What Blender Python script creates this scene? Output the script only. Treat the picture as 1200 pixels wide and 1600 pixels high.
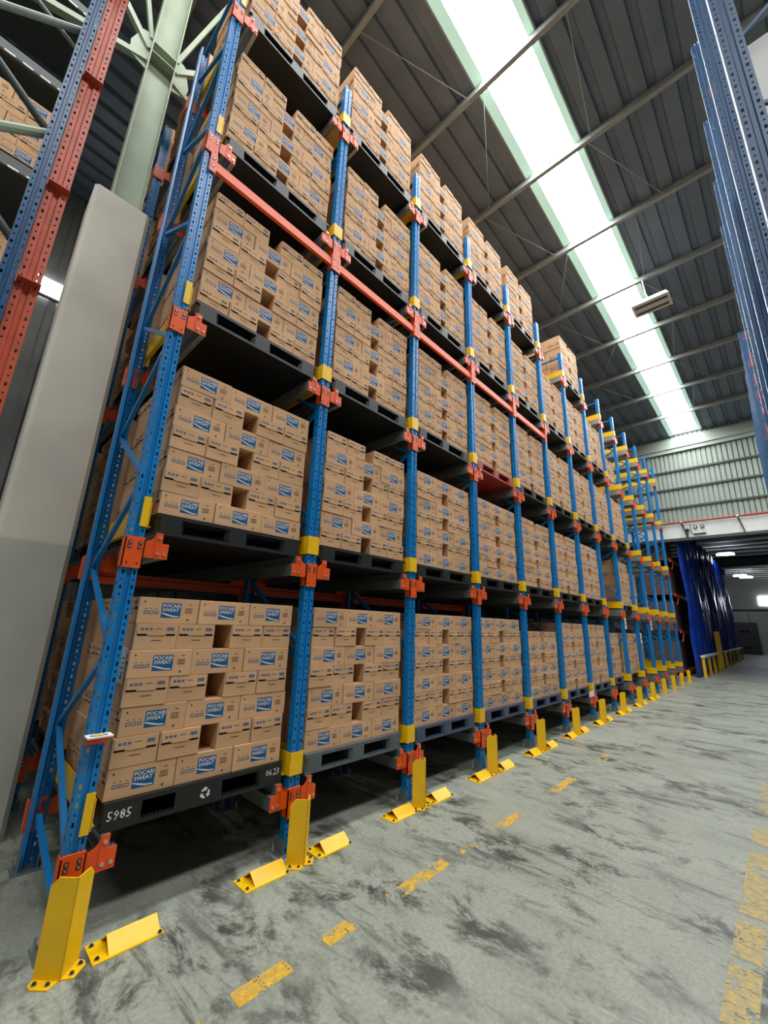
import bpy, bmesh, math, random
import numpy as np
from mathutils import Vector, Matrix
random.seed(7); np.random.seed(7)
S = bpy.context.scene
for o in list(bpy.data.objects): bpy.data.objects.remove(o)

# ------------------------------------------------------------------ camera
CAM = Vector((-0.79533, -3.0602, 1.73904))
YAW, PIT, ROL = math.radians(43.9198), math.radians(15.2338), math.radians(1.92848)
fw = Vector((math.cos(PIT)*math.cos(YAW), math.cos(PIT)*math.sin(YAW), math.sin(PIT)))
rt = fw.cross(Vector((0, 0, 1))).normalized(); up = rt.cross(fw)
r2 = math.cos(ROL)*rt + math.sin(ROL)*up; u2 = -math.sin(ROL)*rt + math.cos(ROL)*up
cd = bpy.data.cameras.new('camera'); cam = bpy.data.objects.new('camera', cd)
S.collection.objects.link(cam); S.camera = cam
cam.matrix_world = Matrix(((r2.x, u2.x, -fw.x, CAM.x), (r2.y, u2.y, -fw.y, CAM.y), (r2.z, u2.z, -fw.z, CAM.z), (0, 0, 0, 1)))
cd.sensor_fit = 'HORIZONTAL'; cd.sensor_width = 36; cd.lens = 638.92/1200*36
cd.clip_start = .02; cd.clip_end = 300

# ------------------------------------------------------------------ light and exposure
WORLD_STRENGTH = 0.25
SKYLIGHT = 23.0
w = bpy.data.worlds.new('world'); S.world = w; w.use_nodes = True
w.node_tree.nodes['Background'].inputs[0].default_value = (.93, .97, 1, 1)
w.node_tree.nodes['Background'].inputs[1].default_value = WORLD_STRENGTH
S.view_settings.view_transform = 'Standard'; S.view_settings.look = 'None'
S.view_settings.gamma = 1; S.view_settings.use_curve_mapping = False
S.view_settings.exposure = 0.06

# ------------------------------------------------------------------ helpers
COL = S.collection
def lin(r, g, b):
    f = lambda c: c/12.92 if c <= .04045 else ((c+.055)/1.055)**2.4
    return (f(r/255), f(g/255), f(b/255), 1)
def mat(name, col, rough=.5, metal=0, var=.0, nscale=8, bump=0, spec=.5, island=0, emit=None, estr=0):
    m = bpy.data.materials.new(name); m.use_nodes = True
    N, L = m.node_tree.nodes, m.node_tree.links; b = N['Principled BSDF']
    b.inputs['Base Color'].default_value = col; b.inputs['Roughness'].default_value = rough
    b.inputs['Metallic'].default_value = metal; b.inputs['Specular IOR Level'].default_value = spec
    if var or bump:
        tc = N.new('ShaderNodeNewGeometry'); nz = N.new('ShaderNodeTexNoise')
        nz.inputs['Scale'].default_value = nscale; nz.inputs['Detail'].default_value = 5
        L.new(tc.outputs['Position'], nz.inputs['Vector'])
        if var:
            mr = N.new('ShaderNodeMapRange'); mr.inputs[1].default_value = .3; mr.inputs[2].default_value = .7
            mr.inputs[3].default_value = 1-var; mr.inputs[4].default_value = 1+var
            L.new(nz.outputs['Fac'], mr.inputs[0])
            src = mr.outputs[0]
            if island:
                mr2 = N.new('ShaderNodeMapRange'); mr2.inputs[3].default_value = 1-island; mr2.inputs[4].default_value = 1+island
                oi = N.new('ShaderNodeObjectInfo'); ad = N.new('ShaderNodeMath'); ad.operation = 'ADD'
                fr = N.new('ShaderNodeMath'); fr.operation = 'FRACT'
                L.new(tc.outputs['Random Per Island'], ad.inputs[0]); L.new(oi.outputs['Random'], ad.inputs[1])
                L.new(ad.outputs[0], fr.inputs[0]); L.new(fr.outputs[0], mr2.inputs[0])
                mu = N.new('ShaderNodeMath'); mu.operation = 'MULTIPLY'
                L.new(mr.outputs[0], mu.inputs[0]); L.new(mr2.outputs[0], mu.inputs[1]); src = mu.outputs[0]
            vm = N.new('ShaderNodeVectorMath'); vm.operation = 'SCALE'; vm.inputs[0].default_value = col[:3]
            L.new(src, vm.inputs['Scale']); L.new(vm.outputs[0], b.inputs['Base Color'])
        if bump:
            bp = N.new('ShaderNodeBump'); bp.inputs['Strength'].default_value = bump; bp.inputs['Distance'].default_value = .01
            L.new(nz.outputs['Fac'], bp.inputs['Height']); L.new(bp.outputs[0], b.inputs['Normal'])
    if emit:
        b.inputs['Emission Color'].default_value = emit; b.inputs['Emission Strength'].default_value = estr
    return m
M = dict(
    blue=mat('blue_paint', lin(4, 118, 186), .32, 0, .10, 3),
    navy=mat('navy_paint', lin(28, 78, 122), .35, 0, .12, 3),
    orange=mat('orange_paint', lin(232, 84, 20), .38, 0, .08, 6),
    redox=mat('red_oxide_paint', lin(190, 78, 50), .45, 0, .18, 9),
    yellow=mat('yellow_paint', lin(240, 188, 6), .38, 0, .06, 7),
    galv=mat('galvanised_steel', lin(150, 158, 156), .4, .75, .12, 14),
    bolt=mat('zinc_bolt', lin(205, 205, 205), .3, .8),
    darkmetal=mat('dark_steel', lin(46, 44, 42), .45, .3),
    card=mat('cardboard', lin(204, 161, 122), .8, 0, .06, 5, .02, .25, .075),
    blueink=mat('blue_ink', lin(24, 88, 140), .7, spec=.2),
    paleink=mat('pale_ink', lin(226, 214, 194), .7, spec=.2),
    greyink=mat('grey_blue_ink', lin(84, 104, 132), .7, spec=.2),
    brownink=mat('brown_ink', lin(112, 86, 60), .7, spec=.2),
    dark=mat('dark_slot', lin(38, 28, 22), .9, spec=.1),
    black=mat('black_plastic', lin(24, 26, 27), .45, 0, .1, 20),
    slate=mat('slate_plastic', lin(84, 92, 96), .42, 0, .12, 16),
    navyp=mat('navy_plastic', lin(64, 74, 98), .42, 0, .12, 16),
    redp=mat('red_plastic', lin(150, 44, 30), .45),
    white=mat('white_paint', lin(228, 230, 226), .5, 0, .04, 3),
    paper=mat('white_paper', lin(226, 224, 218), .7),
    roof=mat('roof_sheet', lin(104, 116, 130), .5, .1, .1, 2),
    purlin=mat('purlin_paint', lin(146, 152, 148), .5, 0, .1, 4),
    green=mat('grey_green_paint', lin(164, 176, 152), .55, 0, .12, 2.2),
    sheet=mat('wall_sheet', lin(152, 162, 152), .6, .1, .05, 1.5),
    hallroof=mat('dark_hall_roof', lin(34, 36, 40), .7),
    girt=mat('girt_steel', lin(70, 76, 74), .55),
    pier=mat('pier_plaster', lin(218, 210, 198), .85, 0, .09, 1.6, .25),
    dwall=mat('dull_wall', lin(120, 120, 116), .8, 0, .1, 2),
    tarp=mat('blue_tarpaulin', lin(20, 58, 160), .22, 0, .25, 2.5, .3),
    crate=mat('grey_crate', lin(86, 88, 92), .6, 0, .1, 5),
    redpipe=mat('red_pipe', lin(176, 66, 48), .4),
    greensign=mat('green_print', lin(40, 130, 90), .5),
    wrapped=mat('wrapped_goods', lin(122, 98, 92), .6, 0, .15, 4),
    skystrip=mat('skylight_edge', lin(190, 226, 210), .5, emit=lin(190, 232, 214), estr=.55),
    pane=mat('skylight_pane', lin(240, 245, 245), .5, emit=(.97, 1, 1, 1), estr=SKYLIGHT),
    winpane=mat('window_pane', lin(240, 245, 245), .5, emit=(.93, .97, 1, 1), estr=9.0),
    lampon=mat('lamp_glow', lin(240, 240, 245), .5, emit=(.85, .9, 1, 1), estr=14.0),
    lens=mat('lamp_lens', lin(206, 206, 196), .35),
)
def floor_material():
    m = bpy.data.materials.new('concrete_floor'); m.use_nodes = True
    N, L = m.node_tree.nodes, m.node_tree.links; b = N['Principled BSDF']
    g = N.new('ShaderNodeNewGeometry')
    def noise(scale, sx, sy, det=6, rough=.55, dist=0):
        mp = N.new('ShaderNodeMapping'); mp.inputs['Scale'].default_value = (sx, sy, 1)
        mp.inputs['Rotation'].default_value = (0, 0, math.radians(-8))
        n = N.new('ShaderNodeTexNoise'); n.inputs['Scale'].default_value = scale; n.inputs['Detail'].default_value = det
        n.inputs['Roughness'].default_value = rough; n.inputs['Distortion'].default_value = dist
        L.new(g.outputs['Position'], mp.inputs[0]); L.new(mp.outputs[0], n.inputs['Vector']); return n.outputs['Fac']
    def ramp(fac, a, bb, va, vb):
        r = N.new('ShaderNodeMapRange'); r.inputs[1].default_value = a; r.inputs[2].default_value = bb
        r.inputs[3].default_value = va; r.inputs[4].default_value = vb; r.interpolation_type = 'SMOOTHSTEP'
        L.new(fac, r.inputs[0]); return r.outputs[0]
    def mul(a, c):
        x = N.new('ShaderNodeMath'); x.operation = 'MULTIPLY'; L.new(a, x.inputs[0]); L.new(c, x.inputs[1]); return x.outputs[0]
    stain = mul(ramp(noise(3.0, 1.1, .7, 13, .76, .35), .475, .61, 0, 1), ramp(noise(1.0, 1, .8, 4), .40, .56, .16, 1))
    streak = mul(ramp(noise(3.4, 1.3, .22, 10, .74, .3), .515, .64, 0, 1), ramp(noise(.5, 1, 1, 3), .40, .62, .1, .8))
    fine = ramp(noise(38, 1, 1, 8, .75), .3, .7, .80, 1.17)
    cloud = ramp(noise(1.6, 1, 1, 6), .3, .7, .93, 1.07)
    mx = N.new('ShaderNodeMath'); mx.operation = 'MAXIMUM'; L.new(stain, mx.inputs[0]); L.new(streak, mx.inputs[1])
    sc = N.new('ShaderNodeMath'); sc.operation = 'MULTIPLY'; sc.inputs[1].default_value = .9; L.new(mx.outputs[0], sc.inputs[0])
    mix = N.new('ShaderNodeMix'); mix.data_type = 'RGBA'
    mix.inputs['A'].default_value = lin(147, 150, 137); mix.inputs['B'].default_value = lin(54, 54, 50)
    L.new(sc.outputs[0], mix.inputs['Factor'])
    v = N.new('ShaderNodeVectorMath'); v.operation = 'SCALE'; L.new(mix.outputs['Result'], v.inputs[0]); L.new(mul(fine, cloud), v.inputs['Scale'])
    L.new(v.outputs[0], b.inputs['Base Color'])
    L.new(ramp(noise(1.2, 1, .4, 5), .3, .7, .34, .55), b.inputs['Roughness'])
    bp = N.new('ShaderNodeBump'); bp.inputs['Strength'].default_value = .35; bp.inputs['Distance'].default_value = .006
    L.new(noise(26, 1, 1, 8, .7), bp.inputs['Height']); L.new(bp.outputs[0], b.inputs['Normal'])
    return m
M['floor'] = floor_material()
def pier_material(m):
    N, L = m.node_tree.nodes, m.node_tree.links; b = N['Principled BSDF']
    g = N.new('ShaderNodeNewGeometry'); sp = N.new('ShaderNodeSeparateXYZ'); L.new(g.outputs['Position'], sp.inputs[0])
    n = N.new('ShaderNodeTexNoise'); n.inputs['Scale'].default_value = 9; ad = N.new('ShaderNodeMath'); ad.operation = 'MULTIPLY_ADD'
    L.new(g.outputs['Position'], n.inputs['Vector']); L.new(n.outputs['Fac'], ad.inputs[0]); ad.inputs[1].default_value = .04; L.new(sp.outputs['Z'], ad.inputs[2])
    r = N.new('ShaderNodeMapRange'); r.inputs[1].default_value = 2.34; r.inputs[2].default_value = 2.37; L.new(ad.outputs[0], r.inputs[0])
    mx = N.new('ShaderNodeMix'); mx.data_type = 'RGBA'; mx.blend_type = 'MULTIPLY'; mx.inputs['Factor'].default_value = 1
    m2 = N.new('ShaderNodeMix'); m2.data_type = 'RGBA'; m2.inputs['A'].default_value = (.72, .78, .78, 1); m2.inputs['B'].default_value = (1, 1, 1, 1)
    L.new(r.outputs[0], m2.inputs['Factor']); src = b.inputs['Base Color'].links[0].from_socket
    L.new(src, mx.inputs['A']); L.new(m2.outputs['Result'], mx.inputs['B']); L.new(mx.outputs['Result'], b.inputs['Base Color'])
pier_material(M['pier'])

class MB:
    """collects faces, then builds ONE mesh"""
    def __init__(s): s.v = []; s.f = []; s.m = []; s.mats = []
    def mi(s, k):
        if k not in s.mats: s.mats.append(k)
        return s.mats.index(k)
    def faces(s, vs, fs, k):
        o = len(s.v); s.v += [tuple(p) for p in vs]; i = s.mi(k)
        for f in fs: s.f.append([o+q for q in f]); s.m.append(i)
    def box(s, a, b, k):
        x0, y0, z0 = a; x1, y1, z1 = b
        s.faces([(x0,y0,z0),(x1,y0,z0),(x1,y1,z0),(x0,y1,z0),(x0,y0,z1),(x1,y0,z1),(x1,y1,z1),(x0,y1,z1)],
                [(0,3,2,1),(4,5,6,7),(0,1,5,4),(1,2,6,5),(2,3,7,6),(3,0,4,7)], k)
    def quad(s, p, k): s.faces(p, [tuple(range(len(p)))], k)
    def bar(s, a, b, w, h, k, upv=(0, 0, 1)):
        a = Vector(a); b = Vector(b); d = (b-a).normalized(); u = Vector(upv)
        if abs(d.dot(u)) > .98: u = Vector((0, 1, 0))
        r = d.cross(u).normalized(); u = r.cross(d)
        vs = [p + r*sx*w/2 + u*sz*h/2 for p in (a, b) for sx, sz in ((-1,-1),(1,-1),(1,1),(-1,1))]
        s.faces(vs, [(0,1,2,3),(7,6,5,4),(0,4,5,1),(1,5,6,2),(2,6,7,3),(3,7,4,0)], k)
    def tube(s, a, b, r, k, n=8):
        a = Vector(a); b = Vector(b); d = (b-a).normalized(); u = Vector((0, 0, 1))
        if abs(d.dot(u)) > .98: u = Vector((0, 1, 0))
        x = d.cross(u).normalized(); u = x.cross(d)
        vs = [p + (x*math.cos(t) + u*math.sin(t))*r for p in (a, b) for t in [2*math.pi*i/n for i in range(n)]]
        s.faces(vs, [(i, (i+1) % n, n+(i+1) % n, n+i) for i in range(n)] + [tuple(range(n))[::-1], tuple(range(n, 2*n))], k)
    def prism(s, poly, ext, k, fn):
        """poly of 2d points, extruded between ext[0] and ext[1]; fn(u, v, t) gives 3d"""
        n = len(poly); vs = [fn(u, v, t) for t in ext for u, v in poly]
        s.faces(vs, [tuple(range(n))[::-1], tuple(range(n, 2*n))] + [(i, (i+1) % n, n+(i+1) % n, n+i) for i in range(n)], k)
    def mesh(s, name):
        me = bpy.data.meshes.new(name); me.from_pydata(s.v, [], s.f)
        for k in s.mats: me.materials.append(M[k])
        me.polygons.foreach_set('material_index', s.m); me.update()
        bm = bmesh.new(); bm.from_mesh(me); bmesh.ops.recalc_face_normals(bm, faces=bm.faces); bm.to_mesh(me); bm.free()
        return me
    def obj(s, name, parent=None, loc=(0, 0, 0), rz=0): return link(name, s.mesh(name), parent, loc, rz)
def link(name, me, parent=None, loc=(0, 0, 0), rz=0):
    o = bpy.data.objects.new(name, me); COL.objects.link(o); o.location = loc; o.rotation_euler = (0, 0, rz)
    if parent: o.parent = parent
    return o
def tag(o, label=None, cat=None, group=None, kind=None):
    if label: o['label'] = label
    if cat: o['category'] = cat
    if group: o['group'] = group
    if kind: o['kind'] = kind
    return o
def empty(name, label, cat, loc=(0, 0, 0), rz=0, group=None):
    return tag(link(name, None, None, loc, rz), label, cat, group)
def text_tris(s, size, bold=.0, sx=1.0, res=1):
    c = bpy.data.curves.new('t', 'FONT'); c.body = s; c.size = size; c.offset = bold; c.resolution_u = res
    o = bpy.data.objects.new('t', c); COL.objects.link(o)
    dg = bpy.context.evaluated_depsgraph_get(); me = bpy.data.meshes.new_from_object(o.evaluated_get(dg))
    me.calc_loop_triangles()
    vs = [(v.co.x*sx, v.co.y) for v in me.vertices]; fs = [tuple(t.vertices) for t in me.loop_triangles]
    bpy.data.objects.remove(o); bpy.data.meshes.remove(me); bpy.data.curves.remove(c)
    return vs, fs
def put_text(mb, s, x0, x1, z0, z1, k, fn, bold=.0, res=1):
    """letters stretched to fill a rectangle; fn(u, v) gives 3d"""
    vs, fs = text_tris(s, 1, bold, 1, res)
    ax = min(v[0] for v in vs); bx = max(v[0] for v in vs); ay = min(v[1] for v in vs); by = max(v[1] for v in vs)
    mb.faces([fn(x0+(v[0]-ax)/(bx-ax)*(x1-x0), z0+(v[1]-ay)/(by-ay)*(z1-z0)) for v in vs], fs, k)

# ------------------------------------------------------------------ dimensions
P = 1.45                                     # pitch of the rack uprights
LV = [.372, 2.16, 3.98, 5.86, 7.69]          # bracket heights
TOP = 8.53
ORD = ['first', 'second', 'third', 'fourth', 'fifth', 'sixth', 'seventh', 'eighth', 'ninth', 'tenth', 'eleventh', 'twelfth', 'thirteenth', 'fourteenth']
BAY = ['nearest'] + ORD[1:]
LVN = ['floor-level', 'second-level', 'third-level', 'fourth-level', 'top-level']
XW = 21.0                                    # end wall
roofz = lambda x: 12.5 - .09*x

# ------------------------------------------------------------------ the setting
mb = MB(); mb.quad([(-16, -16, 0), (64, -16, 0), (64, 12, 0), (-16, 12, 0)], 'floor'); tag(mb.obj('floor'), kind='structure')

# corrugated roof: ribs run down the slope (along x), a gap is left for the skylight strip
def rib_profile(y0, y1, pitch=.42):
    ys = []; y = y0
    while y < y1 - 1e-6:
        for dy, dz in ((0, 0), (.25, 0), (.275, .075), (.395, .075)):
            if y + dy < y1: ys.append((y+dy, dz))
        y += pitch
    ys.append((y1, 0)); return ys
SK0, SK1, SKS = -1.30, -.35, -.015           # skylight edges in y at x=0, and their drift per metre
mb = MB()
for (a, b) in ((-14, SK0-.1), (SK1+.15, 10)):
    pr = rib_profile(a, b); xs = (-14, XW+.1); n = len(pr)
    vs = [(x, y+SKS*x, roofz(x)+dz) for x in xs for y, dz in pr]
    mb.faces(vs, [(i, i+1, n+i+1, n+i) for i in range(n-1)], 'roof')
    vs = [(x, y+SKS*x, roofz(x)+.12) for x in xs for y in (a, b)]
    mb.faces(vs, [(0, 1, 3, 2)], 'roof')
ceiling = tag(mb.obj('ceiling'), kind='structure')
PX = [-4.4, -2.2, 0, 2.2, 4.37, 6.55, 8.75, 10.92, 13.05, 15.05, 16.95, 18.85]
for x in PX:
    mb = MB(); z = roofz(x)
    pl = [(-.045, -.005), (.045, -.005), (.045, -.02), (-.03, -.02), (-.03, -.15), (.045, -.15), (.045, -.165), (-.045, -.165)]
    mb.prism(pl, (-14, 9), 'purlin', lambda u, v, t: (x+u, t, z+v))
    mb.obj('purlin', ceiling)
for i, x in enumerate(PX[3:-1]):             # sag rods and fly braces between the purlins
    z = roofz(x)-.12; x2 = PX[i+4]; z2 = roofz(x2)-.12
    for y0, y1 in ((.9, -.1), (-1.6, -2.6)) if i % 2 == 0 else ((-.4, .7), (-2.0, -1.7)):
        mb = MB(); mb.tube((x, y0, z), (x2, y1, z2), .009, 'purlin', 5); mb.obj('tie_rod', ceiling)
sky = MB()
for y0, y1 in ((SK0-.12, SK0+.02), (SK1-.02, SK1+.17)):
    xs = (-9, XW-.1); sky.faces([(x, y+SKS*x, roofz(x)-.005) for x, y in ((xs[0], y0), (xs[1], y0), (xs[1], y1), (xs[0], y1))], [(0, 1, 2, 3)], 'skystrip')
    ym = y1 if y0 > -1 else y0
    sky.bar((xs[0], ym+SKS*xs[0], roofz(xs[0])-.01), (xs[1], ym+SKS*xs[1], roofz(xs[1])-.01), .03, .03, 'purlin')
skyl = tag(sky.obj('window_1'), 'translucent roof skylight strip with pale green edge strips', kind='structure')
pxs = [-9] + PX[1:] + [XW-.1]
for a, b in zip(pxs[:-1], pxs[1:]):
    mb = MB(); mb.faces([(x, y+SKS*x, roofz(x)+.03) for x, y in ((a+.02, SK0+.02), (b-.02, SK0+.02), (b-.02, SK1-.02), (a+.02, SK1-.02))], [(0, 1, 2, 3)], 'pane')
    mb.obj('pane', skyl)

for k, (y0, y1) in enumerate(((-6.4, -5.4),)):     # added glowing roof strip out of view, brightens the carton fronts
    mb = MB(); mb.faces([(x, y+SKS*x, roofz(x)-.01) for x, y in ((-9, y0), (XW-.1, y0), (XW-.1, y1), (-9, y1))], [(0, 1, 2, 3)], 'pane')
    tag(mb.obj('added_light_strip'), kind='structure')

# end wall with ribbed cladding, girts, eave beam and the white lintel over the opening
mb = MB()
mb.prism([(-12, 5.8), (10, 5.8), (10, 6.43), (-12, 6.43)], (XW, XW+.3), 'white', lambda u, v, t: (t, u, v))
wb = tag(mb.obj('wall_back'), kind='structure')
mb = MB(); y = -12; prof = []
while y < 10:
    prof += [(y, 0.07), (y+.115, 0.07), (y+.12, 0), (y+.155, 0), (y+.16, 0.07)]; y += .175
n = len(prof); mb.faces([(XW+.12-dx, yy, z) for z in (6.43, 10.75) for yy, dx in prof], [(i, i+1, n+i+1, n+i) for i in range(n-1)], 'sheet')
mb.obj('cladding_sheet', wb)
for z in (7.2, 8.08, 8.93):
    mb = MB(); mb.box((XW-.02, -12, z-.05), (XW+.07, 10, z+.03), 'girt'); mb.obj('girt', wb)
mb = MB(); mb.box((XW-.06, -12, 9.8), (XW+.1, 10, 9.98), 'sheet'); mb.box((XW-.1, -12, 9.98), (XW+.1, 10, 10.0), 'purlin')
mb.box((XW-.02, -12, 10.0), (XW+.1, 10, 10.5), 'sheet'); mb.obj('eave_beam', wb)
mb = MB(); mb.box((XW-.02, -12, 5.68), (XW+.32, 10, 5.8), 'girt'); mb.obj('lintel_flange', wb)
for y in (-.45, -2.35, -4.2):
    mb = MB(); mb.bar((XW-.05, y, 6.40), (XW-.05, y-.12, 5.82), .05, .05, 'girt'); mb.bar((XW-.05, y+.02, 6.36), (XW-.3, y+.02, 6.40), .04, .04, 'girt'); mb.obj('lintel_bracket', wb)
t = empty('sprinkler_pipe', 'long red pipe running along the top of the white lintel', 'pipe', (XW-.12, 0, 6.47))
mb = MB(); mb.tube((0, -8, 0), (0, 2.0, 0), .045, 'redpipe', 10); mb.obj('pipe_run', t)
for y in (-2.33, -.43, .2):
    mb = MB(); mb.tube((0, y-.03, 0), (0, y+.03, 0), .058, 'bolt', 10); mb.obj('clamp', t)
t = empty('emergency_light', 'twin-head emergency light box mounted on the white lintel', 'light', (XW-.03, -1.02, 5.93))
mb = MB(); mb.box((-.08, -.22, 0), (0, .22, .2), 'white'); mb.obj('housing', t)
for y in (-.12, .12):
    mb = MB(); mb.tube((-.06, y, .28), (-.16, y, .27), .075, 'darkmetal', 12); mb.tube((-.161, y, .27), (-.17, y, .27), .045, 'lens', 12); mb.obj('lamp_head', t)
mb = MB(); mb.tube((-.03, .3, .42), (-.03, .3, .02), .012, 'darkmetal', 6); mb.tube((-.03, .3, .02), (-.03, .2, -.03), .012, 'darkmetal', 6); mb.tube((-.03, .2, -.03), (-.03, -.2, -.03), .012, 'darkmetal', 6); mb.obj('conduit', t)
t = empty('security_camera', 'small dark camera fixed to the white lintel left of the light', 'camera', (XW, -.62, 6.12))
mb = MB(); mb.tube((-.02, 0, 0), (-.25, .03, -.05), .055, 'darkmetal', 10); mb.obj('camera_body', t)
mb = MB(); mb.tube((0, 0, .04), (-.12, 0, .02), .02, 'girt', 6); mb.tube((-.01, .03, -.28), (-.01, .03, .1), .01, 'girt', 5); mb.obj('mount', t)

# side wall far behind the racks, and the second hall beyond the opening
mb = MB(); pr = []; y = -14
while y < XW: pr += [(y, 0), (y+.2, 0), (y+.24, .05), (y+.36, .05), (y+.40, 0)]; y += .44
n = len(pr); mb.faces([(x, 9-d, z) for z in (0, 14) for x, d in pr], [(i, i+1, n+i+1, n+i) for i in range(n-1)], 'dwall')
wl = tag(mb.obj('wall_left'), kind='structure')
mb = MB(); mb.box((-.98, 8.86, 9.28), (-.05, 8.92, 9.72), 'winpane'); mb.bar((-1.0, 8.9, 9.24), (-.0, 8.9, 9.24), .06, .06, 'girt')
tag(mb.obj('window_2'), kind='structure')
mb = MB(); mb.box((60, -16, 0), (60.3, 12, 4.3), 'white'); mb.box((60, -16, 4.3), (60.3, 12, 4.5), 'girt'); mb.box((60.05, -16, 4.5), (60.3, 12, 8), 'white')
wf = tag(mb.obj('wall_far'), kind='structure')
mb = MB(); mb.box((59.95, -9, 4.95), (60.04, -1.35, 5.85), 'winpane'); tag(mb.obj('window_3'), kind='structure')
mb = MB(); mb.box((59.9, -9, 4.9), (60.0, -1.3, 4.95), 'white'); mb.box((59.9, -1.35, 4.95), (60, -1.3, 5.85), 'white'); mb.obj('window_frame', wf)
mb = MB(); mb.box((59.9, -1.2, 1.5), (60, .5, 4.2), 'white'); mb.box((59.88, -.35, 1.5), (59.92, -.3, 4.2), 'girt'); mb.obj('sliding_panel', wf)
mb = MB(); mb.box((-14, -14.2, 0), (XW+.3, -14, 14), 'dwall'); tag(mb.obj('wall_right'), kind='structure')
mb = MB(); mb.box((-14.2, -14, 0), (-14, 9, 14), 'dwall'); tag(mb.obj('wall_front'), kind='structure')
mb = MB()
mb.box((XW+.3, -16, 7.95), (60.3, 12, 8.05), 'hallroof')
c2 = tag(mb.obj('ceiling'), kind='structure')
mb = MB(); mb.box((XW+.3, -16.2, 0), (60.3, -16, 8.05), 'dwall'); tag(mb.obj('wall_right'), kind='structure')
mb = MB(); mb.box((XW+.3, 12, 0), (60.3, 12.2, 8.05), 'dwall'); tag(mb.obj('wall_left'), kind='structure')
x = 31.0
while x < 60:
    if not (43.5 < x < 47):
        mb = MB(); mb.box((x, -14, 7.83), (x+.34, 6, 7.95), 'white'); mb.obj('purlin', c2)
    x += 1.8
mb = MB(); mb.box((44.4, -14, 7.3), (45.4, 6, 7.95), 'girt'); mb.obj('portal_beam', c2)
for k, (x, y) in enumerate(((36.57, -.75), (50.97, -.65), (52.77, -1.0))):
    t = empty('hall_lamp', ('glowing lamp under the far hall ceiling, nearest of three', 'glowing lamp under the far hall ceiling, middle of three', 'glowing lamp under the far hall ceiling, farthest of three')[k], 'lamp', (x, y, 7.2), 0, 'lamps in the far hall')
    mb = MB(); mb.prism([(-.22, -.5), (.22, -.5), (.3, -.3), (.3, .3), (.22, .5), (-.22, .5), (-.3, .3), (-.3, -.3)], (.0, .08), 'lampon', lambda u, v, q: (u, v, q)); mb.obj('lamp_lens', t)
    mb = MB(); mb.box((-.2, -.4, .08), (.2, .4, .16), 'white'); mb.tube((0, 0, .16), (0, 0, .62), .02, 'girt', 6); mb.obj('housing', t)

# ------------------------------------------------------------------ rack parts (shared meshes)
def holed(mb, fn, w, z0, z1, cell, holes, k):
    """sheet w wide from z0 to z1 with one real hole per cell; holes = list of (hw, hh) used in turn"""
    z = z0; i = 0
    while z < z1 - 1e-6:
        zt = min(z+cell, z1); hw, hh = holes[i % len(holes)]; i += 1
        if zt - z < cell*.99:
            mb.quad([fn(-w/2, z), fn(w/2, z), fn(w/2, zt), fn(-w/2, zt)], k); break
        c = (z+zt)/2
        o = [(-w/2, z), (w/2, z), (w/2, zt), (-w/2, zt)]; q = [(-hw/2, c-hh/2), (hw/2, c-hh/2), (hw/2, c+hh/2), (-hw/2, c+hh/2)]
        mb.faces([fn(*p) for p in o+q], [(0, 1, 5, 4), (1, 2, 6, 5), (2, 3, 7, 6), (3, 0, 4, 7)], k); z = zt
def upright_mesh(name, k, h=TOP, w=.1, d=.075, z0=.01, cell=.047):
    mb = MB(); s = w/2; gi = .13*w; gw = .3*w
    sw = s - gw/2; c = (s + gw/2)/2; big, small = (.013, .026), (.009, .013)
    for sg in (-1, 1):
        holed(mb, lambda u, v: (sg*c+u, 0, v), sw, z0, h, cell, [big, small], k)
        holed(mb, lambda u, v: (sg*s, d/2+u, v), d, z0, h, cell*2, [(.014, .024)], k)
        mb.quad([(sg*gw/2, 0, z0), (sg*gw*.32, .012, z0), (sg*gw*.32, .012, h), (sg*gw/2, 0, h)], k)
        mb.quad([(sg*s, d, z0), (sg*s*.62, d+.014, z0), (sg*s*.62, d+.014, h), (sg*s, d, h)], k)
    mb.quad([(-gw*.32, .012, z0), (gw*.32, .012, z0), (gw*.32, .012, h), (-gw*.32, .012, h)], k)
    return mb.mesh(name)
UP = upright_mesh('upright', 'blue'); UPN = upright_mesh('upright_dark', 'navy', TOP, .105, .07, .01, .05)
def bolt_mesh():
    mb = MB(); mb.prism([(.011*math.cos(t), .011*math.sin(t)) for t in [math.pi/3*i for i in range(6)]], (-.009, 0), 'bolt', lambda u, v, q: (u, q, v)); return mb.mesh('bolt')
BOLT = bolt_mesh()
WING = [(.05, -.045), (.213, -.045), (.213, .062), (.168, .062), (.168, .132), (.124, .132), (.116, .10), (.098, .08), (.075, .068), (.05, .064)]
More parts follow.
